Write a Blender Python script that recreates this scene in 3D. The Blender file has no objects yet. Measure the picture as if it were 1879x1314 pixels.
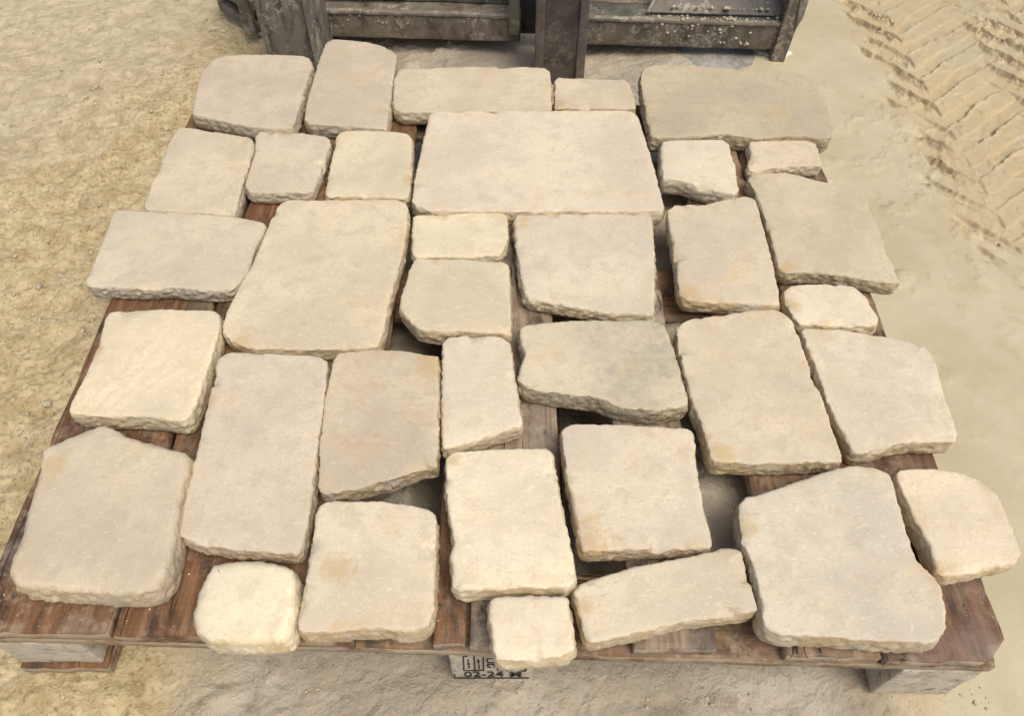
import bpy, math, random
import numpy as np
from mathutils import Vector

# ------------------------------------------------------------------ camera, world, sun, exposure
scene = bpy.context.scene
C = scene.collection
random.seed(7); RNG = np.random.default_rng(7)
cam_d = bpy.data.cameras.new('camera'); cam = bpy.data.objects.new('camera', cam_d); C.objects.link(cam)
cam.location = (0.0, 0.0, 1.0464); cam.rotation_euler = (math.radians(90 - 52.3), 0, 0)
cam_d.sensor_width = 36.0; cam_d.lens = 27.014; cam_d.clip_start = 0.02; cam_d.clip_end = 200.0
scene.camera = cam

SUN_EL, SUN_AZ = math.radians(63), math.radians(138)      # azimuth clockwise from +Y (towards +X)
world = bpy.data.worlds.new('World'); scene.world = world; world.use_nodes = True
wn = world.node_tree; bg = wn.nodes['Background']
sky = wn.nodes.new('ShaderNodeTexSky'); sky.sky_type = 'NISHITA'; sky.sun_disc = False
sky.sun_elevation = SUN_EL; sky.sun_rotation = SUN_AZ
sky.air_density = 1.0; sky.dust_density = 6.0; sky.ozone_density = 0.6
wn.links.new(sky.outputs['Color'], bg.inputs['Color']); bg.inputs['Strength'].default_value = 0.125
sun_d = bpy.data.lights.new('sun', 'SUN'); sun = bpy.data.objects.new('sun', sun_d); C.objects.link(sun)
sun_d.energy = 1.35; sun_d.angle = math.radians(30); sun_d.color = (1.0, 0.955, 0.83)
sdir = Vector((math.sin(SUN_AZ)*math.cos(SUN_EL), math.cos(SUN_AZ)*math.cos(SUN_EL), math.sin(SUN_EL)))
sun.rotation_euler = sdir.to_track_quat('Z', 'Y').to_euler(); sun.location = sdir*10
scene.view_settings.view_transform = 'Standard'; scene.view_settings.look = 'None'
scene.view_settings.gamma = 1.0; scene.view_settings.exposure = 0.17

# ------------------------------------------------------------------ noise (numpy value noise)
def _h(ix, iy, iz, seed):
    n = (ix.astype(np.int64)*374761393 + iy.astype(np.int64)*668265263 + iz.astype(np.int64)*2147483647 + seed*974634777) & 0xffffffff
    n = ((n ^ (n >> 13))*1274126177) & 0xffffffff
    n = ((n ^ (n >> 16))*2246822519) & 0xffffffff
    return ((n ^ (n >> 15)) & 0xffffff)/float(0xffffff)*2 - 1
def vn(x, y, z=0.0, seed=0):
    x, y, z = np.broadcast_arrays(np.asarray(x, float), np.asarray(y, float), np.asarray(z, float))
    fx, fy, fz = np.floor(x), np.floor(y), np.floor(z)
    ux, uy, uz = x-fx, y-fy, z-fz
    ux, uy, uz = [u*u*u*(u*(u*6-15)+10) for u in (ux, uy, uz)]
    r = 0
    for a in (0, 1):
        for b in (0, 1):
            for c in (0, 1):
                w = (ux if a else 1-ux)*(uy if b else 1-uy)*(uz if c else 1-uz)
                r = r + w*_h(fx+a, fy+b, fz+c, seed)
    return r
def fbm(x, y, z=0.0, o=4, seed=0, gain=0.5):
    r, a = 0, 1.0
    for k in range(o):
        f = 2.0**k
        r = r + a*vn(x*f+17.3*k, y*f-9.1*k, z*f+4.7*k, seed+k); a *= gain
    return r
def sstep(a, b, x):
    t = np.clip((x-a)/(b-a), 0, 1); return t*t*(3-2*t)

# ------------------------------------------------------------------ mesh helpers
def mesh_from(name, verts, faces, mat=None, smooth=True):
    me = bpy.data.meshes.new(name); me.from_pydata([tuple(v) for v in verts], [], [tuple(f) for f in faces])
    me.validate(); me.update()
    if mat: me.materials.append(mat)
    if smooth: me.polygons.foreach_set('use_smooth', [True]*len(me.polygons))
    return me
def link(name, me, parent=None, loc=(0, 0, 0), rot=(0, 0, 0)):
    o = bpy.data.objects.new(name, me); C.objects.link(o); o.location = loc; o.rotation_euler = rot
    if parent: o.parent = parent
    return o
def tag(o, label=None, cat=None, group=None, kind=None):
    for k, v in (('label', label), ('category', cat), ('group', group), ('kind', kind)):
        if v: o[k] = v
    return o
def empty(name, loc, rot=(0, 0, 0)):
    o = bpy.data.objects.new(name, None); C.objects.link(o); o.location = loc; o.rotation_euler = rot
    o.empty_display_size = 0.05; return o

def resample(P, step):
    P = np.asarray(P, float); Q = np.vstack([P, P[:1]])
    L = np.hypot(*np.diff(Q, axis=0).T); s = np.r_[0, np.cumsum(L)]
    n = max(24, int(round(s[-1]/step))); t = np.arange(n)/n*s[-1]
    return np.c_[np.interp(t, s, Q[:, 0]), np.interp(t, s, Q[:, 1])], t, s[-1]
def smooth_loop(P, sig):
    if sig <= 0: return P
    k = int(3*sig)+1; w = np.exp(-0.5*(np.arange(-k, k+1)/sig)**2); w /= w.sum()
    return sum(wi*np.roll(P, j, axis=0) for wi, j in zip(w, range(-k, k+1)))
def normals(P):
    d = np.roll(P, -1, axis=0) - np.roll(P, 1, axis=0); n = np.c_[d[:, 1], -d[:, 0]]
    n /= np.maximum(np.hypot(n[:, 0], n[:, 1])[:, None], 1e-9)
    A = 0.5*np.sum(P[:, 0]*np.roll(P[:, 1], -1) - np.roll(P[:, 0], -1)*P[:, 1])
    return n if A > 0 else -n

def stone_mesh(name, outline, T, r, seed, mat, step=0.003, rough=1.0):
    """A tumbled flagstone: rounded rim, rough cleft sides, slightly undulating top.  Base at z=0."""
    P, t, per = resample(outline, step)
    if 0.5*np.sum(P[:, 0]*np.roll(P[:, 1], -1) - np.roll(P[:, 0], -1)*P[:, 1]) < 0: P = P[::-1].copy()
    P = smooth_loop(P, 1.15); N = normals(P); n = len(P)
    ang = np.arange(n)/n*2*np.pi; R0 = per/(2*np.pi)
    cx_, sx_ = np.cos(ang)*R0, np.sin(ang)*R0
    w = 0.0006*fbm(cx_*17, sx_*17, seed*1.7, 3, seed) + 0.0004*vn(cx_*150, sx_*150, seed, seed+5)
    chip = np.clip(vn(cx_*30, sx_*30, seed*3.1, seed+9)-0.52, 0, 1)
    P = P + N*((w - 0.0012 - 0.0035*chip*rough)[:, None])
    N = normals(smooth_loop(P, 2.0)); cen = P.mean(axis=0)
    rr = r*(0.75 + 0.45*vn(cx_*9, sx_*9, seed*2.3, seed+3) + 1.1*chip)      # rim radius differs along the edge
    rr = np.clip(rr, 0.003, T*0.45)
    rings = []; rims = []
    def ring(ins, z, jit=0.0):
        Q = P - N*ins[:, None]
        if jit:
            q = 130.0
            j = jit*(fbm(Q[:, 0]*q, Q[:, 1]*q, z*q*1.4, 3, seed+11, .7)); Q = Q + N*j[:, None]
        rings.append(np.c_[Q, z]); rims.append(1.0); return Q
    one = np.ones(n)
    # bottom rim, sides, top rim
    rb = 0.006*one
    ring(rb, 0*one); ring(rb*0.3, rb*0.35, .0006); ring(0*one, rb, .001)
    lean = 0.0016*vn(cx_*6, sx_*6, seed, seed+21)
    for k in np.linspace(0.12, 0.88, 8):
        ring(-0.0012*np.sin(np.pi*k)*one - lean*(1-k), rb + (T-rr-rb)*k, .0017*rough)
    for a in np.linspace(0, 90, 6):
        a = math.radians(a); ring(rr*(1-math.cos(a)), T - rr*(1-math.sin(a)), .0009*rough*math.cos(a)+.0002)
    top = rings[-1][:, :2].copy()
    # interior rings toward the centre
    size = math.sqrt(abs(np.sum(P[:, 0]*np.roll(P[:, 1], -1) - np.roll(P[:, 0], -1)*P[:, 1])/2))
    m = int(np.clip(size/2/0.007, 8, 26))
    for s in np.linspace(1, 0, m+1)[1:-1]:
        sm = smooth_loop(top, 4*(1-s)+.01); Q = cen + (sm-cen)*s
        rings.append(np.c_[Q, T*one]); rims.append(math.exp(-(1-s)*size*.5/.013))
    V = np.vstack(rings); nr = len(rings)
    # flakes knocked off the top edge: shallow planar bites of limited length
    r_ = np.random.default_rng(seed*13+5)
    for _ in range(int(r_.integers(4, 9)*max(.7, rough))):
        i0 = r_.integers(n); p = np.r_[P[i0], T]; phi = math.radians(r_.uniform(52, 72)); th_ = r_.uniform(-.6, .6)
        no = np.array([N[i0, 0]*math.cos(th_) - N[i0, 1]*math.sin(th_), N[i0, 0]*math.sin(th_) + N[i0, 1]*math.cos(th_)])
        nv = np.r_[no*math.cos(phi), math.sin(phi)]; ext = r_.uniform(.010, .034)
        p0 = p - nv*r_.uniform(.0012, .0030 + .0022*(r_.random() < .25))
        e = np.clip((V - p0) @ nv, 0, None); dist = np.linalg.norm(V - p, axis=1)
        wgt = 1 - sstep(.75, 1.0, dist/ext)
        V = V - nv*(e*wgt*(.92+.16*vn(V[:, 0]*160, V[:, 1]*160, V[:, 2]*160, seed+51)))[:, None]
    # relief of the top: broad undulation plus shallow dressing dents
    x, y = V[:, 0], V[:, 1]
    topmask = np.clip((V[:, 2]-(T-r*1.2))/(r*1.2), 0, 1)
    V[:, 2] += topmask*(0.0011*fbm(x*9, y*9, seed*.77, 3, seed+31) + 0.00045*fbm(x*60, y*60, seed, 3, seed+37)
                        - 0.0012*np.clip(vn(x*34, y*48, seed, seed+41)-.5, 0, 1))
    V = np.vstack([V, [[cen[0], cen[1], T], [cen[0], cen[1], 0.0]]]); ct, cb = len(V)-2, len(V)-1
    i = np.arange(n); j = (i+1) % n
    faces = []
    for k in range(nr-1):
        a = k*n; b = a+n
        faces += np.c_[a+i, a+j, b+j, b+i].tolist()
    a = (nr-1)*n
    faces += [(a+p, a+q, ct) for p, q in zip(i.tolist(), j.tolist())]
    faces += [(q, p, cb) for p, q in zip(i.tolist(), j.tolist())]
    me = mesh_from(name, V, faces, mat)
    at = me.attributes.new('rim', 'FLOAT', 'POINT'); at.data.foreach_set('value', np.r_[np.repeat(rims, n), 0, 0].astype(np.float32))
    return me

def board_mesh(name, L, W, T, seed, mat, cut=None, wear=1.0, bow=0.0):
    """A sawn board along +Y, corner at the origin: worn arrises, waney edges, ragged ends.  cut = (corner, dx, dy)."""
    nl, nw = max(6, int(L/0.012)), max(4, int(W/0.012))
    ys = np.r_[0, .0012, .0035, np.linspace(.008, L-.008, nl), L-.0035, L-.0012, L]
    xs = np.r_[0, .0012, .0035, np.linspace(.008, W-.008, nw), W-.0035, W-.0012, W]
    X, Y = np.meshgrid(xs, ys); rim = np.minimum.reduce([X, W-X, Y, L-Y])
    drop = np.where(rim < .0036, .0022*(1-rim/.0036)**2, 0)*wear
    nzt = .0007*vn(X*70, Y*9, seed, seed) + .0005*vn(X*220, Y*30, seed, seed+1)
    Zt = T - drop*(1+.8*vn(X*40, Y*40, seed, seed+2)) + nzt*wear; Zb = 0*X + drop
    ex = .0012*wear*vn(Y*13, seed*1.0+X*0, 0, seed+4) + .0006*vn(Y*60, X*0+seed, 0, seed+6)
    ey = .0014*wear*vn(X*70, X*0+seed, 0, seed+8)
    Xo = X + ex*np.where(X > W/2, 1, .7); Yo = Y + ey*np.where(Y < L/2, 1, -1)*np.exp(-np.minimum(Y, L-Y)/.02)
    if cut:
        which, dx, dy = cut                              # pull the near right corner in to a 45-degree cut
        u = np.clip(1-(W-X)/dx, 0, 1); lift = dy*u
        k = np.clip(1-Y/(dy*3), 0, 1); Yo = Yo + lift*k
    nrow, ncol = X.shape
    V = np.vstack([np.c_[Xo.ravel(), Yo.ravel(), Zt.ravel()], np.c_[Xo.ravel(), Yo.ravel(), Zb.ravel()]])
    off = nrow*ncol; f = []
    idx = np.arange(off).reshape(nrow, ncol)
    a, b, c, d = idx[:-1, :-1].ravel(), idx[:-1, 1:].ravel(), idx[1:, 1:].ravel(), idx[1:, :-1].ravel()
    f += np.c_[a, b, c, d].tolist(); f += (np.c_[d, c, b, a]+off).tolist()
    loop = np.r_[idx[0, :], idx[1:, -1], idx[-1, -2::-1], idx[-2:0:-1, 0]]
    l2 = np.roll(loop, -1)
    f += np.c_[loop+off, l2+off, l2, loop].tolist()
    me = mesh_from(name, V, f, mat)
    return me

def bev_box(name, x0, x1, y0, y1, z0, z1, mat, b=0.002, dent=0.0, seed=0, seg=0.03):
    """A box with rounded arrises and a little dent noise, as a mesh of its own (world-of-parent coordinates)."""
    import bmesh
    bm = bmesh.new(); bmesh.ops.create_cube(bm, size=1.0)
    for v in bm.verts:
        v.co = Vector(((x0+x1)/2 + v.co.x*(x1-x0), (y0+y1)/2 + v.co.y*(y1-y0), (z0+z1)/2 + v.co.z*(z1-z0)))
    if dent:
        for ax, ln in ((0, x1-x0), (1, y1-y0), (2, z1-z0)):
            k = min(40, int(ln/seg))
            if k > 0:
                es = [e for e in bm.edges if abs((e.verts[0].co-e.verts[1].co)[ax]) > 1e-6]
                bmesh.ops.subdivide_edges(bm, edges=es, cuts=k, use_grid_fill=True)
    sharp = [e for e in bm.edges if len(e.link_faces) == 2 and e.calc_face_angle(0) > .6]
    bmesh.ops.bevel(bm, geom=sharp, offset=b, segments=2, affect='EDGES', profile=.6)
    if dent:
        co = np.array([v.co for v in bm.verts])
        d = np.c_[vn(co[:, 0]*30, co[:, 1]*30, co[:, 2]*30, seed), vn(co[:, 0]*30, co[:, 1]*30, co[:, 2]*30, seed+1), vn(co[:, 0]*30, co[:, 1]*30, co[:, 2]*30, seed+2)]*dent
        for v, q in zip(bm.verts, d): v.co += Vector(q)
    me = bpy.data.meshes.new(name); bm.normal_update(); bm.to_mesh(me); bm.free()
    me.materials.append(mat); me.polygons.foreach_set('use_smooth', [True]*len(me.polygons))
    return me

# ------------------------------------------------------------------ node helpers
class NT:
    def __init__(self, name):
        self.m = bpy.data.materials.new(name); self.m.use_nodes = True
        self.t = self.m.node_tree; self.b = self.t.nodes['Principled BSDF']
    def n(self, kind, **kw):
        x = self.t.nodes.new(kind)
        for k, v in kw.items(): setattr(x, k, v)
        return x
    def put(self, sock, v):
        if hasattr(v, 'is_linked'): self.t.links.new(v, sock)
        elif isinstance(v, (tuple, list)): sock.default_value = tuple(v) if len(v) == len(sock.default_value) else tuple(v)+(1.0,)
        else: sock.default_value = v
    def math(self, op, a, b=0.0, c=None, clamp=False):
        x = self.n('ShaderNodeMath', operation=op); x.use_clamp = clamp
        self.put(x.inputs[0], a); self.put(x.inputs[1], b)
        if c is not None: self.put(x.inputs[2], c)
        return x.outputs[0]
    def vmath(self, op, a, b):
        x = self.n('ShaderNodeVectorMath', operation=op); self.put(x.inputs[0], a); self.put(x.inputs[1], b); return x.outputs[0]
    def noise(self, vec, scale, detail=4.0, rough=.55, dist=0.0):
        x = self.n('ShaderNodeTexNoise'); self.put(x.inputs['Vector'], vec)
        x.inputs['Scale'].default_value = scale; x.inputs['Detail'].default_value = detail
        x.inputs['Roughness'].default_value = rough; x.inputs['Distortion'].default_value = dist
        return x.outputs[0]
    def ramp(self, v, a, b, lo=0.0, hi=1.0):
        x = self.n('ShaderNodeMapRange', interpolation_type='SMOOTHSTEP'); self.put(x.inputs[0], v)
        for i, q in zip((1, 2, 3, 4), (a, b, lo, hi)): self.put(x.inputs[i], q)
        return x.outputs[0]
    def mix(self, f, a, b, blend='MIX'):
        x = self.n('ShaderNodeMix', data_type='RGBA', blend_type=blend)
        self.put(x.inputs[0], f); self.put(x.inputs[6], a); self.put(x.inputs[7], b); return x.outputs[2]
    def scalev(self, vec, s):
        x = self.n('ShaderNodeVectorMath', operation='MULTIPLY'); self.put(x.inputs[0], vec); self.put(x.inputs[1], s); return x.outputs[0]
    def bump(self, h, dist, strength=1.0, normal=None):
        x = self.n('ShaderNodeBump'); self.put(x.inputs['Height'], h); x.inputs['Distance'].default_value = dist
        x.inputs['Strength'].default_value = strength
        if normal is not None: self.put(x.inputs['Normal'], normal)
        return x.outputs[0]
    def objattr(self, name):
        x = self.n('ShaderNodeAttribute', attribute_type='OBJECT', attribute_name=name); return x
    def coords(self, spread=40.0):
        tc = self.n('ShaderNodeTexCoord'); oi = self.n('ShaderNodeObjectInfo')
        off = self.n('ShaderNodeCombineXYZ')
        for i, k in enumerate((1.0, 2.7, 5.3)): self.put(off.inputs[i], self.math('MULTIPLY', oi.outputs['Random'], spread*k))
        return tc.outputs['Object'], self.vmath('ADD', tc.outputs['Object'], off.outputs[0]), oi.outputs['Random']

# ------------------------------------------------------------------ materials
def stone_material():
    k = NT('tumbled_limestone'); ob, v, rnd = k.coords()
    tint = k.objattr('tint').outputs['Color']; ochre = k.objattr('ochre').outputs['Fac']
    rust = k.objattr('rust').outputs['Fac']; band = k.objattr('band').outputs['Fac']; mott = k.objattr('mottle').outputs['Fac']
    big = k.noise(v, 7, 3, .5); mid = k.noise(v, 34, 5, .62, .3); fine = k.noise(v, 260, 4, .65)
    c = k.mix(k.ramp(big, .34, .66), k.mix(1.0, tint, (.86, .855, .86), 'MULTIPLY'), k.mix(1.0, tint, (1.05, 1.045, 1.02), 'MULTIPLY'))
    # cloudy warm and grey patches
    warm = k.ramp(k.noise(v, 11, 4, .6, .6), .56, .74)
    c = k.mix(k.math('MULTIPLY', warm, .6), c, k.mix(1.0, tint, (1.06, .93, .74), 'MULTIPLY'))
    c = k.mix(k.math('MULTIPLY', k.ramp(mid, .48, .62), .44), c, k.mix(1.0, tint, (.80, .78, .76), 'MULTIPLY'))
    # pale bruises left by tumbling, short horizontal streaks
    st = k.noise(k.scalev(v, (55, 130, 130)), 1.0, 3, .6)
    c = k.mix(k.math('MULTIPLY', k.ramp(st, .54, .72), .30), c, k.mix(1.0, tint, (1.16, 1.15, 1.12), 'MULTIPLY'))
    c = k.mix(k.math('MULTIPLY', k.ramp(fine, .42, .60), .30), c, k.mix(1.0, tint, (.84, .82, .78), 'MULTIPLY'))
    fl = k.noise(k.scalev(v, (150, 230, 230)), 1.0, 3, .65)
    c = k.mix(k.math('MULTIPLY', k.ramp(fl, .59, .65), .38), c, k.mix(1.0, tint, (1.22, 1.22, 1.2), 'MULTIPLY'))
    dk = k.noise(k.vmath('ADD', k.scalev(v, (120, 200, 200)), (7, 3, 1)), 1.0, 3, .65)
    c = k.mix(k.math('MULTIPLY', k.math('MULTIPLY', k.ramp(dk, .58, .64), k.ramp(big, .40, .60)), .32), c, k.mix(1.0, tint, (.70, .66, .58), 'MULTIPLY'))
    sc = k.math('ABSOLUTE', k.math('SUBTRACT', k.noise(v, 13, 6, .7, .6), .5))
    c = k.mix(k.math('MULTIPLY', k.math('MULTIPLY', k.ramp(sc, .012, .0), k.ramp(mid, .46, .60)), .35), c, k.mix(1.0, tint, (.74, .68, .58), 'MULTIPLY'))
    # grey mottling (weathered stones)
    so0 = k.n('ShaderNodeSeparateXYZ'); k.put(so0.inputs[0], ob)
    mo = k.math('MULTIPLY', k.math('MULTIPLY_ADD', k.ramp(k.noise(v, 9, 3, .5), .40, .60), .7, k.math('MULTIPLY', k.ramp(k.noise(v, 70, 6, .75), .44, .62), .5)), k.math('MULTIPLY', mott, k.ramp(k.math('ADD', so0.outputs[0], k.math('MULTIPLY_ADD', k.noise(v, 20, 4), .12, -.06)), -.055, .01, .15, 1.0)))
    c = k.mix(k.math('MULTIPLY', mo, .55), c, (.30, .27, .205))
    # an ochre or brown stain at one known spot of the stone
    sp_ = k.n('ShaderNodeSeparateColor'); k.put(sp_.inputs[0], k.objattr('stain').outputs['Color'])
    so = k.n('ShaderNodeSeparateXYZ'); k.put(so.inputs[0], ob)
    ddx = k.math('SUBTRACT', so.outputs[0], sp_.outputs[0]); ddy = k.math('SUBTRACT', so.outputs[1], sp_.outputs[1])
    dd = k.math('SQRT', k.math('ADD', k.math('MULTIPLY', ddx, ddx), k.math('MULTIPLY', ddy, ddy)))
    dd = k.math('ADD', k.math('DIVIDE', dd, k.math('MAXIMUM', sp_.outputs[2], .0005)), k.math('MULTIPLY_ADD', k.noise(v, 24, 6, .7, .8), 5.0, -2.5))
    c = k.mix(k.math('MULTIPLY', k.ramp(dd, 1.35, .25), .55), c, (.50, .355, .165))
    # bedding bands and a rust mark
    sx = k.n('ShaderNodeSeparateXYZ'); k.put(sx.inputs[0], ob)
    ph = k.math('ADD', k.math('MULTIPLY', sx.outputs[0], 1.0), k.math('MULTIPLY', sx.outputs[1], -.55))
    bd = k.math('SINE', k.math('MULTIPLY_ADD', ph, 260.0, k.math('MULTIPLY', k.noise(v, 9, 3), 20.0)))
    c = k.mix(k.math('MULTIPLY', k.math('MULTIPLY', k.ramp(bd, .1, 1.0), k.ramp(big, .3, .6)), k.math('MULTIPLY', band, .42)), c, (.66, .53, .33))
    rp = k.math('MULTIPLY', k.ramp(k.noise(v, 14, 5, .62, 1.2), .50, .66), rust)
    c = k.mix(k.math('MULTIPLY', rp, .32), c, (.56, .37, .23))
    rl = k.math('ABSOLUTE', k.math('SUBTRACT', k.noise(v, 16, 5, .6, .5), .5))
    c = k.mix(k.math('MULTIPLY', k.ramp(rl, .010, 0.0), k.math('MULTIPLY', k.math('MULTIPLY', rp, rust), .6)), c, (.46, .27, .15))
    # little pits
    pit = k.ramp(k.noise(v, 120, 2, .5), .70, .76)
    c = k.mix(k.math('MULTIPLY', k.math('MULTIPLY', pit, k.ramp(big, .5, .66)), .45), c, (.30, .23, .15))
    ra = k.n('ShaderNodeAttribute', attribute_name='rim'); rim = ra.outputs['Fac']
    ro = k.math('MULTIPLY', k.math('MULTIPLY', k.ramp(rim, .12, .75), k.ramp(k.noise(v, 15, 4, .6, .5), .52, .66)), ochre)
    c = k.mix(k.math('MULTIPLY', ro, .42), c, (.56, .41, .21))
    # cleft sides: natural ochre crust in patches
    g = k.n('ShaderNodeNewGeometry'); gs = k.n('ShaderNodeSeparateXYZ'); k.put(gs.inputs[0], g.outputs['True Normal'])
    side = k.ramp(gs.outputs[2], .93, .45)
    oc = k.math('MULTIPLY', k.math('MULTIPLY', side, k.ramp(k.noise(v, 26, 5, .65), .36, .60)), ochre)
    c = k.mix(k.math('MULTIPLY', oc, .6), c, (.50, .355, .165))
    gr = k.math('MULTIPLY', side, k.ramp(k.noise(v, 85, 5, .7), .45, .65))
    coarse = k.objattr('coarse').outputs['Fac']
    c = k.mix(k.math('MULTIPLY', gr, k.math('MULTIPLY_ADD', coarse, .42, .06)), c, (.30, .25, .185))
    k.put(k.b.inputs['Base Color'], c); k.b.inputs['Roughness'].default_value = .88
    k.b.inputs['Specular IOR Level'].default_value = .25
    n1 = k.bump(k.ramp(k.noise(v, 95, 4, .7), .60, .72, 1.0, 0.0), .0008, .45, k.bump(fine, .0011, .45)); n2 = k.bump(mid, .003, .30, n1); n3 = k.bump(k.noise(v, 600, 2, .6), .0006, .5, n2)
    n3 = k.bump(k.math('MULTIPLY', k.noise(v, 130, 6, .7), k.math('MULTIPLY', side, k.math('MULTIPLY_ADD', coarse, .75, .22))), .007, .8, n3)
    k.put(k.b.inputs['Normal'], n3)
    return k.m

def wood_material():
    k = NT('weathered_pallet_wood'); ob, v, rnd = k.coords()
    tone = k.objattr('tone').outputs['Color']; grey = k.objattr('grey').outputs['Fac']
    gr = k.noise(k.scalev(v, (120, 3.5, 120)), 1.0, 5, .6, .6)
    gr2 = k.noise(k.scalev(v, (420, 9, 420)), 1.0, 3, .6)
    saw = k.noise(k.scalev(v, (14, 330, 14)), 1.0, 2, .5)
    c = k.mix(k.ramp(gr, .32, .70), k.mix(1.0, tone, (.55, .50, .45), 'MULTIPLY'), k.mix(1.0, tone, (1.2, 1.15, 1.1), 'MULTIPLY'))
    c = k.mix(k.math('MULTIPLY', k.ramp(gr2, .5, .75), .5), c, k.mix(1.0, tone, (.45, .38, .33), 'MULTIPLY'))
    c = k.mix(k.math('MULTIPLY', k.ramp(saw, .52, .7), .16), c, k.mix(1.0, tone, (1.45, 1.4, 1.35), 'MULTIPLY'))
    c = k.mix(k.math('MULTIPLY', k.ramp(k.noise(k.scalev(v, (1.6, .6, 1)), 16, 6, .68, .5), .49, .64), .78), c, (.035, .022, .014))       # damp dark stains
    c = k.mix(k.math('MULTIPLY', k.ramp(k.noise(v, 9, 4, .6), .50, .66), grey), c, (.27, .23, .185))                # silvered grey areas
    cr = k.math('ABSOLUTE', k.math('SUBTRACT', k.noise(k.scalev(v, (26, 1.1, 26)), 1.0, 3, .5), .5))
    crk = k.math('MULTIPLY', k.ramp(cr, .010, .002), k.ramp(k.noise(v, 5, 2), .46, .56))
    c = k.mix(k.math('MULTIPLY', crk, .9), c, (.018, .012, .009))
    vo = k.n('ShaderNodeTexVoronoi'); k.put(vo.inputs['Vector'], k.scalev(v, (14, 5.0, 1))); vo.inputs['Scale'].default_value = 1.0
    c = k.mix(k.ramp(vo.outputs['Distance'], .10, .05), c, (.025, .015, .010))                                         # knots
    du = k.math('MULTIPLY', k.ramp(k.noise(v, 45, 6, .74), .46, .64), k.ramp(k.noise(v, 8, 3), .34, .54))
    c = k.mix(k.math('MULTIPLY', du, k.math('MULTIPLY_ADD', grey, .55, .20)), c, (.44, .36, .26))                                                        # stone dust
    k.put(k.b.inputs['Base Color'], c); k.put(k.b.inputs['Roughness'], k.ramp(gr, .3, .7, .55, .8))
    k.b.inputs['Specular IOR Level'].default_value = .35
    h = k.math('ADD', gr, k.math('MULTIPLY', saw, .5))
    k.put(k.b.inputs['Normal'], k.bump(k.math('MULTIPLY', crk, -1.0), .003, .9, k.bump(gr2, .0008, .6, k.bump(h, .0016, .7))))
    g = k.n('ShaderNodeNewGeometry'); gs = k.n('ShaderNodeSeparateXYZ'); k.put(gs.inputs[0], g.outputs['True Normal'])
    ends = k.math('MULTIPLY', k.ramp(gs.outputs[2], .6, .2), k.ramp(k.noise(v, 18, 5, .7), .36, .56))
    k.put(k.b.inputs['Base Color'], k.mix(k.math('MULTIPLY', ends, k.objattr('dusty').outputs['Fac']), c, (.46, .385, .275)))
    return k.m

def block_material():
    k = NT('pressed_chip_block'); ob, v, rnd = k.coords()
    ch = k.n('ShaderNodeTexVoronoi'); k.put(ch.inputs['Vector'], k.scalev(v, (110, 220, 300))); ch.inputs['Scale'].default_value = 1.0
    ch.inputs['Randomness'].default_value = 1.0
    sep = k.n('ShaderNodeSeparateColor'); k.put(sep.inputs[0], ch.outputs['Color'])
    nz = k.noise(v, 60, 6, .7)
    c = k.mix(sep.outputs[0], (.32, .285, .23), (.55, .50, .41))
    c = k.mix(k.ramp(nz, .42, .62), c, (.58, .53, .43)); c = k.mix(k.math('MULTIPLY', k.ramp(nz, .45, .30), .7), c, (.13, .10, .075))
    c = k.mix(k.math('MULTIPLY', k.ramp(k.noise(v, 14, 4), .48, .62), .6), c, (.56, .49, .38))
    k.put(k.b.inputs['Base Color'], c); k.b.inputs['Roughness'].default_value = .95
    k.put(k.b.inputs['Normal'], k.bump(k.math('ADD', sep.outputs[1], nz), .0035, .8))
    return k.m

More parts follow.
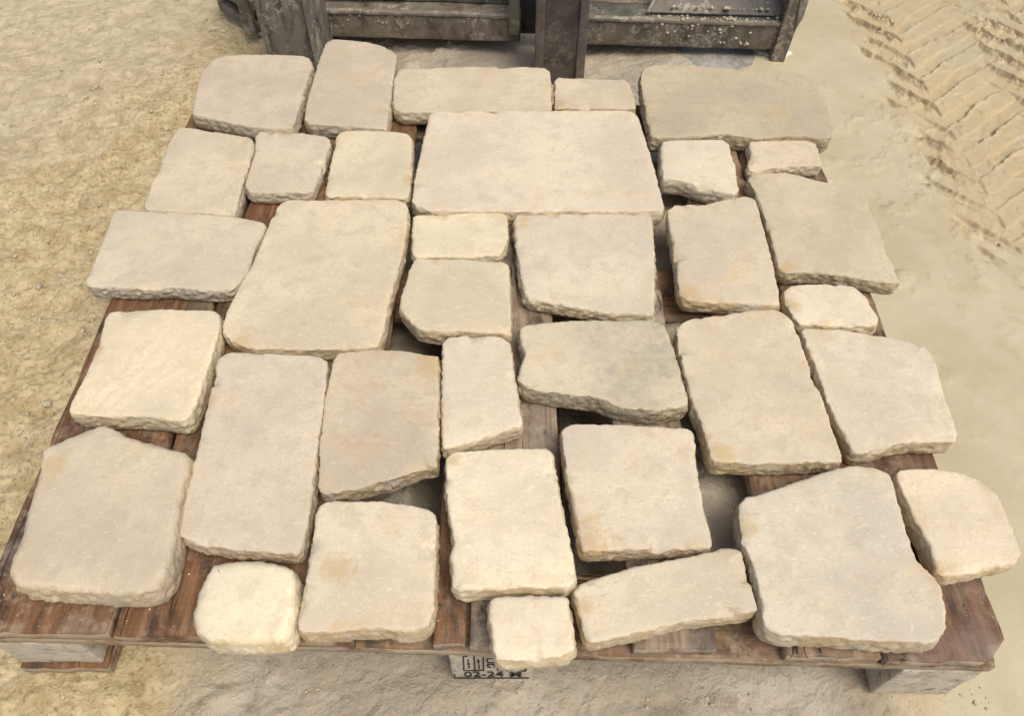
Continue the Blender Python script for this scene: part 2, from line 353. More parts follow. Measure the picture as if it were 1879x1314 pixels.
def ground_material():
    k = NT('quarry_mud'); tc = k.n('ShaderNodeTexCoord'); v = tc.outputs['Object']
    wp = k.n('ShaderNodeTexNoise'); k.put(wp.inputs['Vector'], v); wp.inputs['Scale'].default_value = 4.0; wp.inputs['Detail'].default_value = 5
    wv = k.vmath('ADD', v, k.scalev(k.vmath('SUBTRACT', wp.outputs['Color'], (.5, .5, .5)), (.34, .34, 0)))
    s = k.n('ShaderNodeSeparateXYZ'); k.put(s.inputs[0], wv); x, y = s.outputs[0], s.outputs[1]
    n1 = k.noise(v, 26, 6, .65, .4); n2 = k.noise(v, 110, 5, .7); n3 = k.noise(v, 6, 4, .55)
    sand = k.mix(k.ramp(n1, .36, .64), (.48, .38, .205), (.65, .545, .33))
    sand = k.mix(k.math('MULTIPLY', k.ramp(n2, .50, .66), .7), sand, (.27, .185, .08))
    pale = k.mix(k.ramp(n1, .36, .64), (.47, .39, .245), (.62, .53, .35))
    clay = k.mix(k.ramp(n3, .35, .65), (.455, .40, .26), (.52, .462, .315))
    clay = k.mix(k.math('MULTIPLY', k.ramp(n1, .58, .74), .22), clay, (.40, .335, .21))
    shaded_mud = k.mix(k.ramp(n3, .35, .65), (.41, .355, .265), (.54, .48, .38))
    shaded_mud = k.mix(k.math('MULTIPLY', k.ramp(n1, .54, .70), .6), shaded_mud, (.30, .245, .18))
    right = k.ramp(x, .42, .62)
    c = k.mix(right, sand, clay)
    pl = k.math('MULTIPLY', k.ramp(k.math('MULTIPLY_ADD', y, .8, k.math('MULTIPLY', x, -1.0)), 1.95, 2.35), k.ramp(x, -.6, -.9))
    c = k.mix(pl, c, pale)
    # shade painted grey into the mud, under and before the pallet to the frame
    shade_mask = k.math('MULTIPLY', k.math('MULTIPLY', k.ramp(x, -.50, -.34), k.ramp(x, .60, .42)), k.ramp(y, 2.3, 1.9))
    c = k.mix(shade_mask, c, shaded_mud)
    # ochre water stains in the lug prints
    ox = k.math('MULTIPLY', k.ramp(x, .72, .95), k.ramp(n1, .50, .62))
    c = k.mix(k.math('MULTIPLY', ox, .3), c, (.40, .275, .13))
    tz = k.math('MULTIPLY', k.math('MULTIPLY', k.ramp(x, .84, .95), k.ramp(y, .95, 1.25)), k.ramp(n3, .30, .55))
    c = k.mix(k.math('MULTIPLY', tz, .55), c, (.46, .345, .17))
    ra = k.n('ShaderNodeAttribute', attribute_name='rut_silt_shade')
    c = k.mix(k.math('MULTIPLY', k.math('MULTIPLY', ra.outputs['Fac'], k.ramp(n2, .30, .50)), .95), c, (.215, .125, .045))  # brown silt and the shadow of the lug edges, both in the colour
    c = k.mix(k.math('MULTIPLY', k.ramp(k.noise(v, 190, 3, .6), .66, .74), .35), c, (.70, .62, .46))
    k.put(k.b.inputs['Base Color'], c)
    wet = k.math('MULTIPLY', k.math('MULTIPLY', k.ramp(x, .90, 1.25), k.ramp(y, 1.2, 1.6)), k.ramp(k.noise(v, 12, 4, .6), .42, .55))
    k.put(k.b.inputs['Roughness'], k.math('SUBTRACT', k.math('SUBTRACT', .86, k.math('MULTIPLY', right, .22)), k.math('MULTIPLY', wet, .42)))
    k.b.inputs['Specular IOR Level'].default_value = .4
    rough = k.math('SUBTRACT', 1.0, k.math('MULTIPLY', right, .88))
    bh = k.math('ADD', k.math('MULTIPLY', n1, .9), k.math('MULTIPLY', n2, .55))
    nn = k.bump(bh, .011); nn.node.inputs['Strength'].default_value = 1.0
    k.put(nn.node.inputs['Strength'], rough)
    k.put(k.b.inputs['Normal'], k.bump(k.noise(v, 420, 3, .6), .001, .5, nn))
    return k.m

def steel_material():
    k = NT('muddy_painted_steel'); ob, v, rnd = k.coords()
    tone = k.objattr('tone').outputs['Color']; mud = k.objattr('mud').outputs['Fac']
    a = k.noise(v, 14, 5, .65, .4); b = k.noise(v, 70, 5, .7, .3); f = k.noise(v, 300, 3, .6)
    c = k.mix(k.ramp(a, .36, .64), k.mix(1.0, tone, (.6, .6, .6), 'MULTIPLY'), k.mix(1.0, tone, (1.5, 1.45, 1.35), 'MULTIPLY'))
    c = k.mix(k.math('MULTIPLY', k.ramp(b, .54, .66), .55), c, (.105, .062, .038))                # rust
    film = k.math('MULTIPLY', k.ramp(k.noise(k.scalev(v, (1, 1, .6)), 20, 7, .74, .5), .36, .60), mud)
    c = k.mix(k.math('MULTIPLY', film, .72), c, (.27, .24, .19))                                   # dried mud film
    sp = k.math('MULTIPLY', k.ramp(k.noise(v, 95, 4, .66), .61, .68), k.math('MULTIPLY', mud, k.ramp(a, .45, .55)))
    c = k.mix(sp, c, (.50, .45, .36))                                                               # splashes
    fk = k.math('MULTIPLY', k.math('MULTIPLY', k.ramp(k.noise(v, 60, 7, .78, .8), .50, .56), k.ramp(k.noise(v, 9, 4), .44, .56)), mud)
    c = k.mix(k.math('MULTIPLY', fk, .8), c, (.46, .43, .36))                                       # flaking pale crust
    gr_ = k.ramp(k.noise(v, 10, 4, .6), .54, .64)
    c = k.mix(k.math('MULTIPLY', gr_, .35), c, (.10, .115, .07))                                    # greenish paint left
    k.put(k.b.inputs['Base Color'], c); k.put(k.b.inputs['Roughness'], k.ramp(film, 0, 1, .55, .95))
    k.put(k.b.inputs['Normal'], k.bump(k.math('ADD', k.math('MULTIPLY', sp, .8), b), .0025, .6))
    return k.m

def plain(name, col, rough=.8, scale=40, amt=.2, bump=.001):
    k = NT(name); ob, v, rnd = k.coords(); n = k.noise(v, scale, 5, .65)
    k.put(k.b.inputs['Base Color'], k.mix(k.ramp(n, .35, .65), tuple(q*(1-amt) for q in col), tuple(min(1, q*(1+amt)) for q in col)))
    k.b.inputs['Roughness'].default_value = rough
    k.put(k.b.inputs['Normal'], k.bump(n, bump, .6)); return k.m

STONE, WOOD, BLOCK, MUD, STEEL = stone_material(), wood_material(), block_material(), ground_material(), steel_material()
INK = plain('stencil_ink', (.035, .032, .03), .9, 200, .5)
CRUMB = plain('dried_mud_crumb', (.48, .41, .285), .95, 120, .25)
LIME = plain('lime_splash', (.74, .70, .58), .8, 60, .12)
PUDDLE = plain('wet_slurry', (.30, .29, .265), .5, 22, .35, .003)

# ------------------------------------------------------------------ ground: one displaced sheet, fine in view, coarse to the distance
def tread(x, y, cx, side_lo, side_hi, per=.095):
    w = x - cx
    ph = np.where(w < 0, (y + 1.12*w)/per, (y - .76*w)/per + .42)
    ph = ph + .10*vn(x*9, y*9, 0, 71)
    f = ph - np.floor(ph)
    f = np.clip(f + .045*vn(x*55, y*55, 0, 86) + .028*vn(x*85, y*85, 0, 82) + .015*vn(x*200, y*200, 0, 83), 0, 1)
    rec = sstep(.035, .058, f)*(1-sstep(.46, .50, f))
    lip = np.exp(-((f-.0)/.055)**2) + .6*np.exp(-((f-1.0)/.06)**2)
    m = sstep(side_lo-.022, side_lo+.022, w + .05*vn(x*14, y*14, 0, 77))*(1-sstep(side_hi-.04, side_hi+.04, w))
    m = m*sstep(.90, 1.15, y + .12*vn(x*6, y*6, 0, 78))*(1-sstep(3.2, 3.6, y))
    brk = .35 + .65*sstep(-.5, .05, vn(x*13, y*13, 0, 79))
    side = np.where(w < 0, 1.0, .50 + .2*vn(x*7, y*7, 0, 84))
    m = m*side*(1-.75*sstep(.1, .6, vn(x*8+5, y*8, 0, 85)))
    return m*(-.016*rec*(0.45+.55*brk) + .0125*lip*brk*(.7+.6*vn(x*60, y*60, 0, 80) + .4*vn(x*170, y*170, 0, 87))), m, m*brk*(np.exp(-((f-.05)/.042)**2) + .30*np.exp(-((f-.50)/.03)**2))*np.where(w < .0, 1.8, .9)*sstep(-.6, .2, vn(x*50, y*50, 0, 81))
RUT = [0]
def ground_height(x, y):
    left = 1-sstep(-.66, -.42, x + .10*vn(x*5, y*5, 0, 61)); right = sstep(.45, .62, x + .08*vn(x*5, y*5, 0, 62))
    mid = np.clip(1-left-right, 0, 1)
    h = .010*fbm(x*1.6, y*1.6, 0, 3, 51)
    lump = fbm(x*20, y*20, 0, 5, 52, .6); rid = 1-np.abs(fbm(x*14, y*14, 0, 4, 53, .55))
    h = h + left*(.0055*lump + .006*(rid-.6) + .0026*fbm(x*105, y*105, 0, 3, 54, .6))
    h = h + right*(.0010*fbm(x*8, y*8, 0, 3, 55) + .0004*fbm(x*45, y*45, 0, 3, 56))
    h = h + mid*(.0030*lump + .0090*np.clip(fbm(x*38, y*38, 0, 3, 57)-.05, 0, 1)*sstep(-.2, .45, fbm(x*5, y*5, 0, 2, 58)) + .0012*fbm(x*90, y*90, 0, 2, 59))
    # crumbly slurry patches on the clay beside the frame
    h = h + right*.004*np.clip(fbm(x*26, y*26, 0, 4, 63, .6)-.25, 0, 1)*sstep(.05, .5, fbm(x*4+3, y*4, 0, 2, 64))
    t1, m1, l1 = tread(x, y, .985, -.085, .18); t2, m2, l2 = tread(x, y, 1.33, -.15, .25, .10)
    RUT[0] = l1 + l2
    h = h + t1 + t2 + np.maximum(m1, m2)*(.0014*fbm(x*48, y*48, 0, 4, 65, .6) + .007*np.clip(fbm(x*34, y*34, 0, 4, 67, .6)-.35, 0, 1))
    # drag streaks far left
    s = (x*.86 + y*.5); q = (y*.86 - x*.5)
    far = sstep(2.0, 2.5, y*.8 - x)
    h = h*(1-.45*far) + far*(.004*fbm(q*26, s*3, 0, 3, 66))
    under = sstep(-.68, -.62, x)*(1-sstep(.57, .63, x))*sstep(.26, .31, y)*(1-sstep(1.44, 1.5, y))
    h = h*(1-.75*under) - .004*under
    # mud raised between the runners, shaped so more light reaches the deck gaps
    bay = lambda a, b: sstep(a, a+.05, x)*(1-sstep(b-.05, b, x))
    up = np.maximum(bay(-.51, -.10), bay(.105, .445))*sstep(.31, .42, y)*(1-sstep(1.22, 1.34, y))
    h = h + np.where(x > 0, .100, .062)*up + up*(.0 + .006*fbm(x*14, y*14, 0, 4, 68, .55) + .006*np.clip(fbm(x*42, y*42, 0, 3, 69)-.1, 0, 1))
    d = np.maximum(np.abs(x)-3, 0) + np.maximum(np.abs(y-1.2)-3, 0)
    return h*np.exp(-d*.3) - .004
def make_ground():
    def axis(lo, hi, step, ends, hi2, step2):
        core = np.r_[np.arange(lo, hi-1e-6, step), np.arange(hi, hi2+1e-6, step2)]; a = []; s, g = core[-1], step
        while s < ends: g *= 1.35; s += g; a.append(s)
        b = []; s, g = lo, step
        while s > -ends: g *= 1.35; s -= g; b.append(s)
        return np.r_[b[::-1], core, a]
    xs = axis(-1.45, .80, .0038, 60.0, 1.45, .0021); ys = axis(.18, 1.0, .0036, 60.0, 2.15, .0027)
    X, Y = np.meshgrid(xs, ys); Z = ground_height(X, Y)
    nr, nc = X.shape
    V = np.c_[X.ravel(), Y.ravel(), Z.ravel()]; idx = np.arange(nr*nc).reshape(nr, nc)
    q = np.c_[idx[:-1, :-1].ravel(), idx[:-1, 1:].ravel(), idx[1:, 1:].ravel(), idx[1:, :-1].ravel()].astype(np.int32)
    me = bpy.data.meshes.new('ground'); me.vertices.add(len(V)); me.vertices.foreach_set('co', V.ravel())
    me.loops.add(q.size); me.loops.foreach_set('vertex_index', q.ravel()); me.polygons.add(len(q))
    me.polygons.foreach_set('loop_start', np.arange(0, q.size, 4, dtype=np.int32)); me.polygons.foreach_set('use_smooth', np.ones(len(q), bool))
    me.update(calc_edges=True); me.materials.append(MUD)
    at = me.attributes.new('rut_silt_shade', 'FLOAT', 'POINT'); at.data.foreach_set('value', np.clip(RUT[0], 0, 1).ravel().astype(np.float32))
    return tag(link('ground', me), kind='structure')
make_ground()

def blob_mesh(name, pts, base_r, seed, mat):
    """Many small rough crumbs joined in one mesh: pts = (x, y, z, r)."""
    t = (1+5**.5)/2
    iv = np.array([(-1,t,0),(1,t,0),(-1,-t,0),(1,-t,0),(0,-1,t),(0,1,t),(0,-1,-t),(0,1,-t),(t,0,-1),(t,0,1),(-t,0,-1),(-t,0,1)])/math.hypot(1, t)
    fc = np.array([(0,11,5),(0,5,1),(0,1,7),(0,7,10),(0,10,11),(1,5,9),(5,11,4),(11,10,2),(10,7,6),(7,1,8),(3,9,4),(3,4,2),(3,2,6),(3,6,8),(3,8,9),(4,9,5),(2,4,11),(6,2,10),(8,6,7),(9,8,1)])
    r = np.random.default_rng(seed); V, F = [], []
    for i, (x, y, z, s) in enumerate(pts):
        sc = s*np.array([r.uniform(.8, 1.4), r.uniform(.8, 1.4), r.uniform(.55, .9)])
        a = r.uniform(0, 6.28); R = np.array([[math.cos(a), -math.sin(a), 0], [math.sin(a), math.cos(a), 0], [0, 0, 1]])
        V.append((iv*r.uniform(.72, 1.25, (12, 1))*sc) @ R.T + np.array([x, y, z + s*.35])); F.append(fc+12*i)
    return mesh_from(name, np.vstack(V), np.vstack(F).tolist(), mat)
def scatter(n, x0, x1, y0, y1, keep, lo, hi):
    P = RNG.uniform((x0, y0), (x1, y1), (n, 2)); P = P[keep(P[:, 0], P[:, 1])]
    s = lo*(hi/lo)**(RNG.uniform(0, 1, len(P))**2.2); z = ground_height(P[:, 0], P[:, 1])
    return np.c_[P, z, s]
crumbs = np.vstack([
    scatter(1300, -.62, .62, .17, .275, lambda x, y: fbm(x*9, y*9, 0, 2, 90) > RNG.uniform(-.6, .9, len(x)), .0007, .0026),
    scatter(3800, -1.4, -.66, .3, 2.1, lambda x, y: fbm(x*6, y*6, 0, 2, 91) > RNG.uniform(-.7, .7, len(x)), .0008, .0065),
    scatter(26000, .80, 1.42, .95, 2.1, lambda x, y: (ground_height(x, y) is not None) & (np.asarray(RUT[0]) > RNG.uniform(.25, 1.1, len(x))), .0009, .0045),
    scatter(500, -.5, .7, 1.50, 1.95, lambda x, y: fbm(x*8, y*8, 0, 2, 93) > RNG.uniform(-.3, .7, len(x)), .001, .004)])
tag(link('mud_crumbs', blob_mesh('mud_crumbs', crumbs, 1, 3, CRUMB)), kind='stuff')

# ------------------------------------------------------------------ the pallet
pallet = empty('wooden_pallet', (0, .27, 0))
tag(pallet, 'brown wooden pallet carrying the pale stones, flat on the pale mud', 'pallet')
def pl(name, me, loc, rot=(0, 0, 0), tone=None, grey=0.0):
    o = link(name, me, pallet, (loc[0], loc[1]-.27, loc[2]), rot)
    if tone: o['tone'] = [float(q) for q in tone]; o['grey'] = float(grey); o['dusty'] = .75
    return o
BROWN, RED, DUN, GREY = (.185, .10, .05), (.21, .112, .056), (.25, .165, .10), (.28, .225, .17)
DECK = [(-.633, -.472, BROWN, .35), (-.464, -.326, RED, .05), (-.318, -.185, BROWN, .1), (-.091, -.054, RED, .1), (-.049, .063, GREY, .6),
        (.141, .236, GREY, .85), (.314, .422, DUN, .25), (.428, .571, (.17, .10, .062), .35)]
DZ = .1222
for i, (a, b, tone, grey) in enumerate(DECK):
    y0 = .2765 - ((a+b)/2)*.0295 + (.0, .001, -.001, .0015, .002, .004, .0, -.001)[i]
    me = board_mesh('deck_board', 1.098-(.012 if i % 3 == 1 else 0), b-a, .0218, 11*i+3, WOOD, cut=('right', .030, .026) if i == 7 else None)
    pl('deck_board', me, (a, y0, DZ), (0, 0, 0), tone, grey)
for j, (ya, yb, tone) in enumerate(((.277, .377, DUN), (.802, .902, RED), (1.27, 1.37, BROWN))):
    me = board_mesh('stringer_board', 1.196, yb-ya, .0215, 101+j, WOOD)
    pl('stringer_board', me, (-.629, yb + (.0186 if j == 0 else 0), .1004), (0, 0, -math.pi/2 - (.0295 if j == 0 else 0)), tone, .4 if j == 0 else .1)
for x0, x1, y0, tone in ((-.633, -.519, .288, RED), (-.085, .075, .43, BROWN), (.452, .566, .415, BROWN)):
    pl('bottom_board', board_mesh('bottom_board', 1.367-y0, x1-x0, .0215, int(x1*900)+77, WOOD), (x0, y0, .0), (0, 0, 0), tone, .2)
nail_me = bpy.data.meshes.new('nail')
import bmesh
_b = bmesh.new(); bmesh.ops.create_uvsphere(_b, u_segments=10, v_segments=6, radius=.0036)
for _v in _b.verts: _v.co.z *= .35
_b.to_mesh(nail_me); _b.free(); nail_me.materials.append(STEEL)
for o in [q for q in pallet.children if q.name.startswith('deck_board')]:
    wdt = max(v.co.x for v in o.data.vertices)
    for fx, fy in ((.24, .05), (.74, .062), (.3, .56), (.72, .57)):
        q = link('nail', nail_me, o, (wdt*fx + random.uniform(-.006, .006), fy + random.uniform(-.008, .008), .0218))
        q['tone'] = [.05, .035, .028]; q['mud'] = .3
XB = ((-.631, -.526), (-.0765, .0265), (.463, .561))
YB = (((.295, .42), (.281, .42), (.2635, .40)), ((.79, .915),)*3, ((1.24, 1.365),)*3)
front_block = None
for r in range(3):
    for q in range(3):
        (x0, x1), (y0, y1) = XB[q], YB[r][q]
        z0 = .0219 if (q == 0 or r > 0) else -.004
        me = bev_box('block', x0, x1, y0-.27, y1-.27, z0, .1001, BLOCK, .0025, .0012, 7*r+q, .012)
        o = link('block', me, pallet)
        if r == 0 and q == 1: front_block = o; o['label'] = 'grey chip block with a black stamp on its face'
# stamp on the centre block: lettering and box lines are flat ink on its face
def text_part(name, s, x0, z0, w, h, y, parent):
    cu = bpy.data.curves.new('tmp_text', 'FONT'); cu.body = s; cu.extrude = .006; cu.offset = .006
    t = bpy.data.objects.new('tmp_text', cu); C.objects.link(t)
    bpy.context.view_layer.update()
    me = bpy.data.meshes.new_from_object(t.evaluated_get(bpy.context.evaluated_depsgraph_get()))
    bpy.data.objects.remove(t); bpy.data.curves.remove(cu)
    co = np.array([v.co for v in me.vertices]); lo, hi = co.min(0), co.max(0)
    for v in me.vertices:
        v.co = Vector((x0 + (v.co.x-lo[0])/(hi[0]-lo[0])*w, y + (.0 if v.co.z < .001 else -.0006), z0 + (v.co.y-lo[1])/(hi[1]-lo[1])*h))
    me.materials.clear(); me.materials.append(INK); me.name = name
    return link(name, me, parent)
yb = .281-.27-.0008
text_part('stencil_lettering', '02-24 M', -.061, .0105, .073, .023, yb, front_block)
V, F = [], []
def stroke(x0, z0, x1, z1, w=.0009):
    dx, dz = x1-x0, z1-z0; L = math.hypot(dx, dz); nx, nz = -dz/L*w, dx/L*w; b = len(V)
    for yy in (yb+.0005, yb-.0006):
        V.extend([(x0+nx, yy, z0+nz), (x1+nx, yy, z1+nz), (x1-nx, yy, z1-nz), (x0-nx, yy, z0-nz)])
    F.extend([(b, b+1, b+2, b+3), (b+7, b+6, b+5, b+4), (b, b+4, b+5, b+1), (b+1, b+5, b+6, b+2), (b+2, b+6, b+7, b+3), (b+3, b+7, b+4, b)])
for q in ((-.0605, .0385, -.0585, .0975), (-.0465, .040, -.0455, .0965), (-.0355, .040, -.0345, .0965), (-.0605, .0385, -.035, .0385), (-.0585, .0975, -.053, .0975),
          (-.0535, .050, -.0535, .064), (-.0535, .071, -.0535, .085), (-.0555, .067, -.0515, .067), (-.041, .046, -.041, .06), (-.041, .066, -.041, .086),
          (-.043, .078, -.039, .078), (-.030, .072, -.022, .072), (-.030, .072, -.030, .088), (-.030, .088, -.022, .088), (-.030, .052, -.030, .064), (-.030, .064, -.022, .064),
          (-.022, .052, -.022, .064), (-.030, .052, -.026, .052), (-.018, .037, -.018, .045), (-.006, .037, -.006, .045), (.0175, .036, .0175, .06), (.012, .036, .0175, .036), (-.074, .004, .022, .0045), (-.074, .004, -.0735, .022)):
    stroke(*q)
link('stencil_box', mesh_from('stencil_box', V, F, INK, False), front_block)

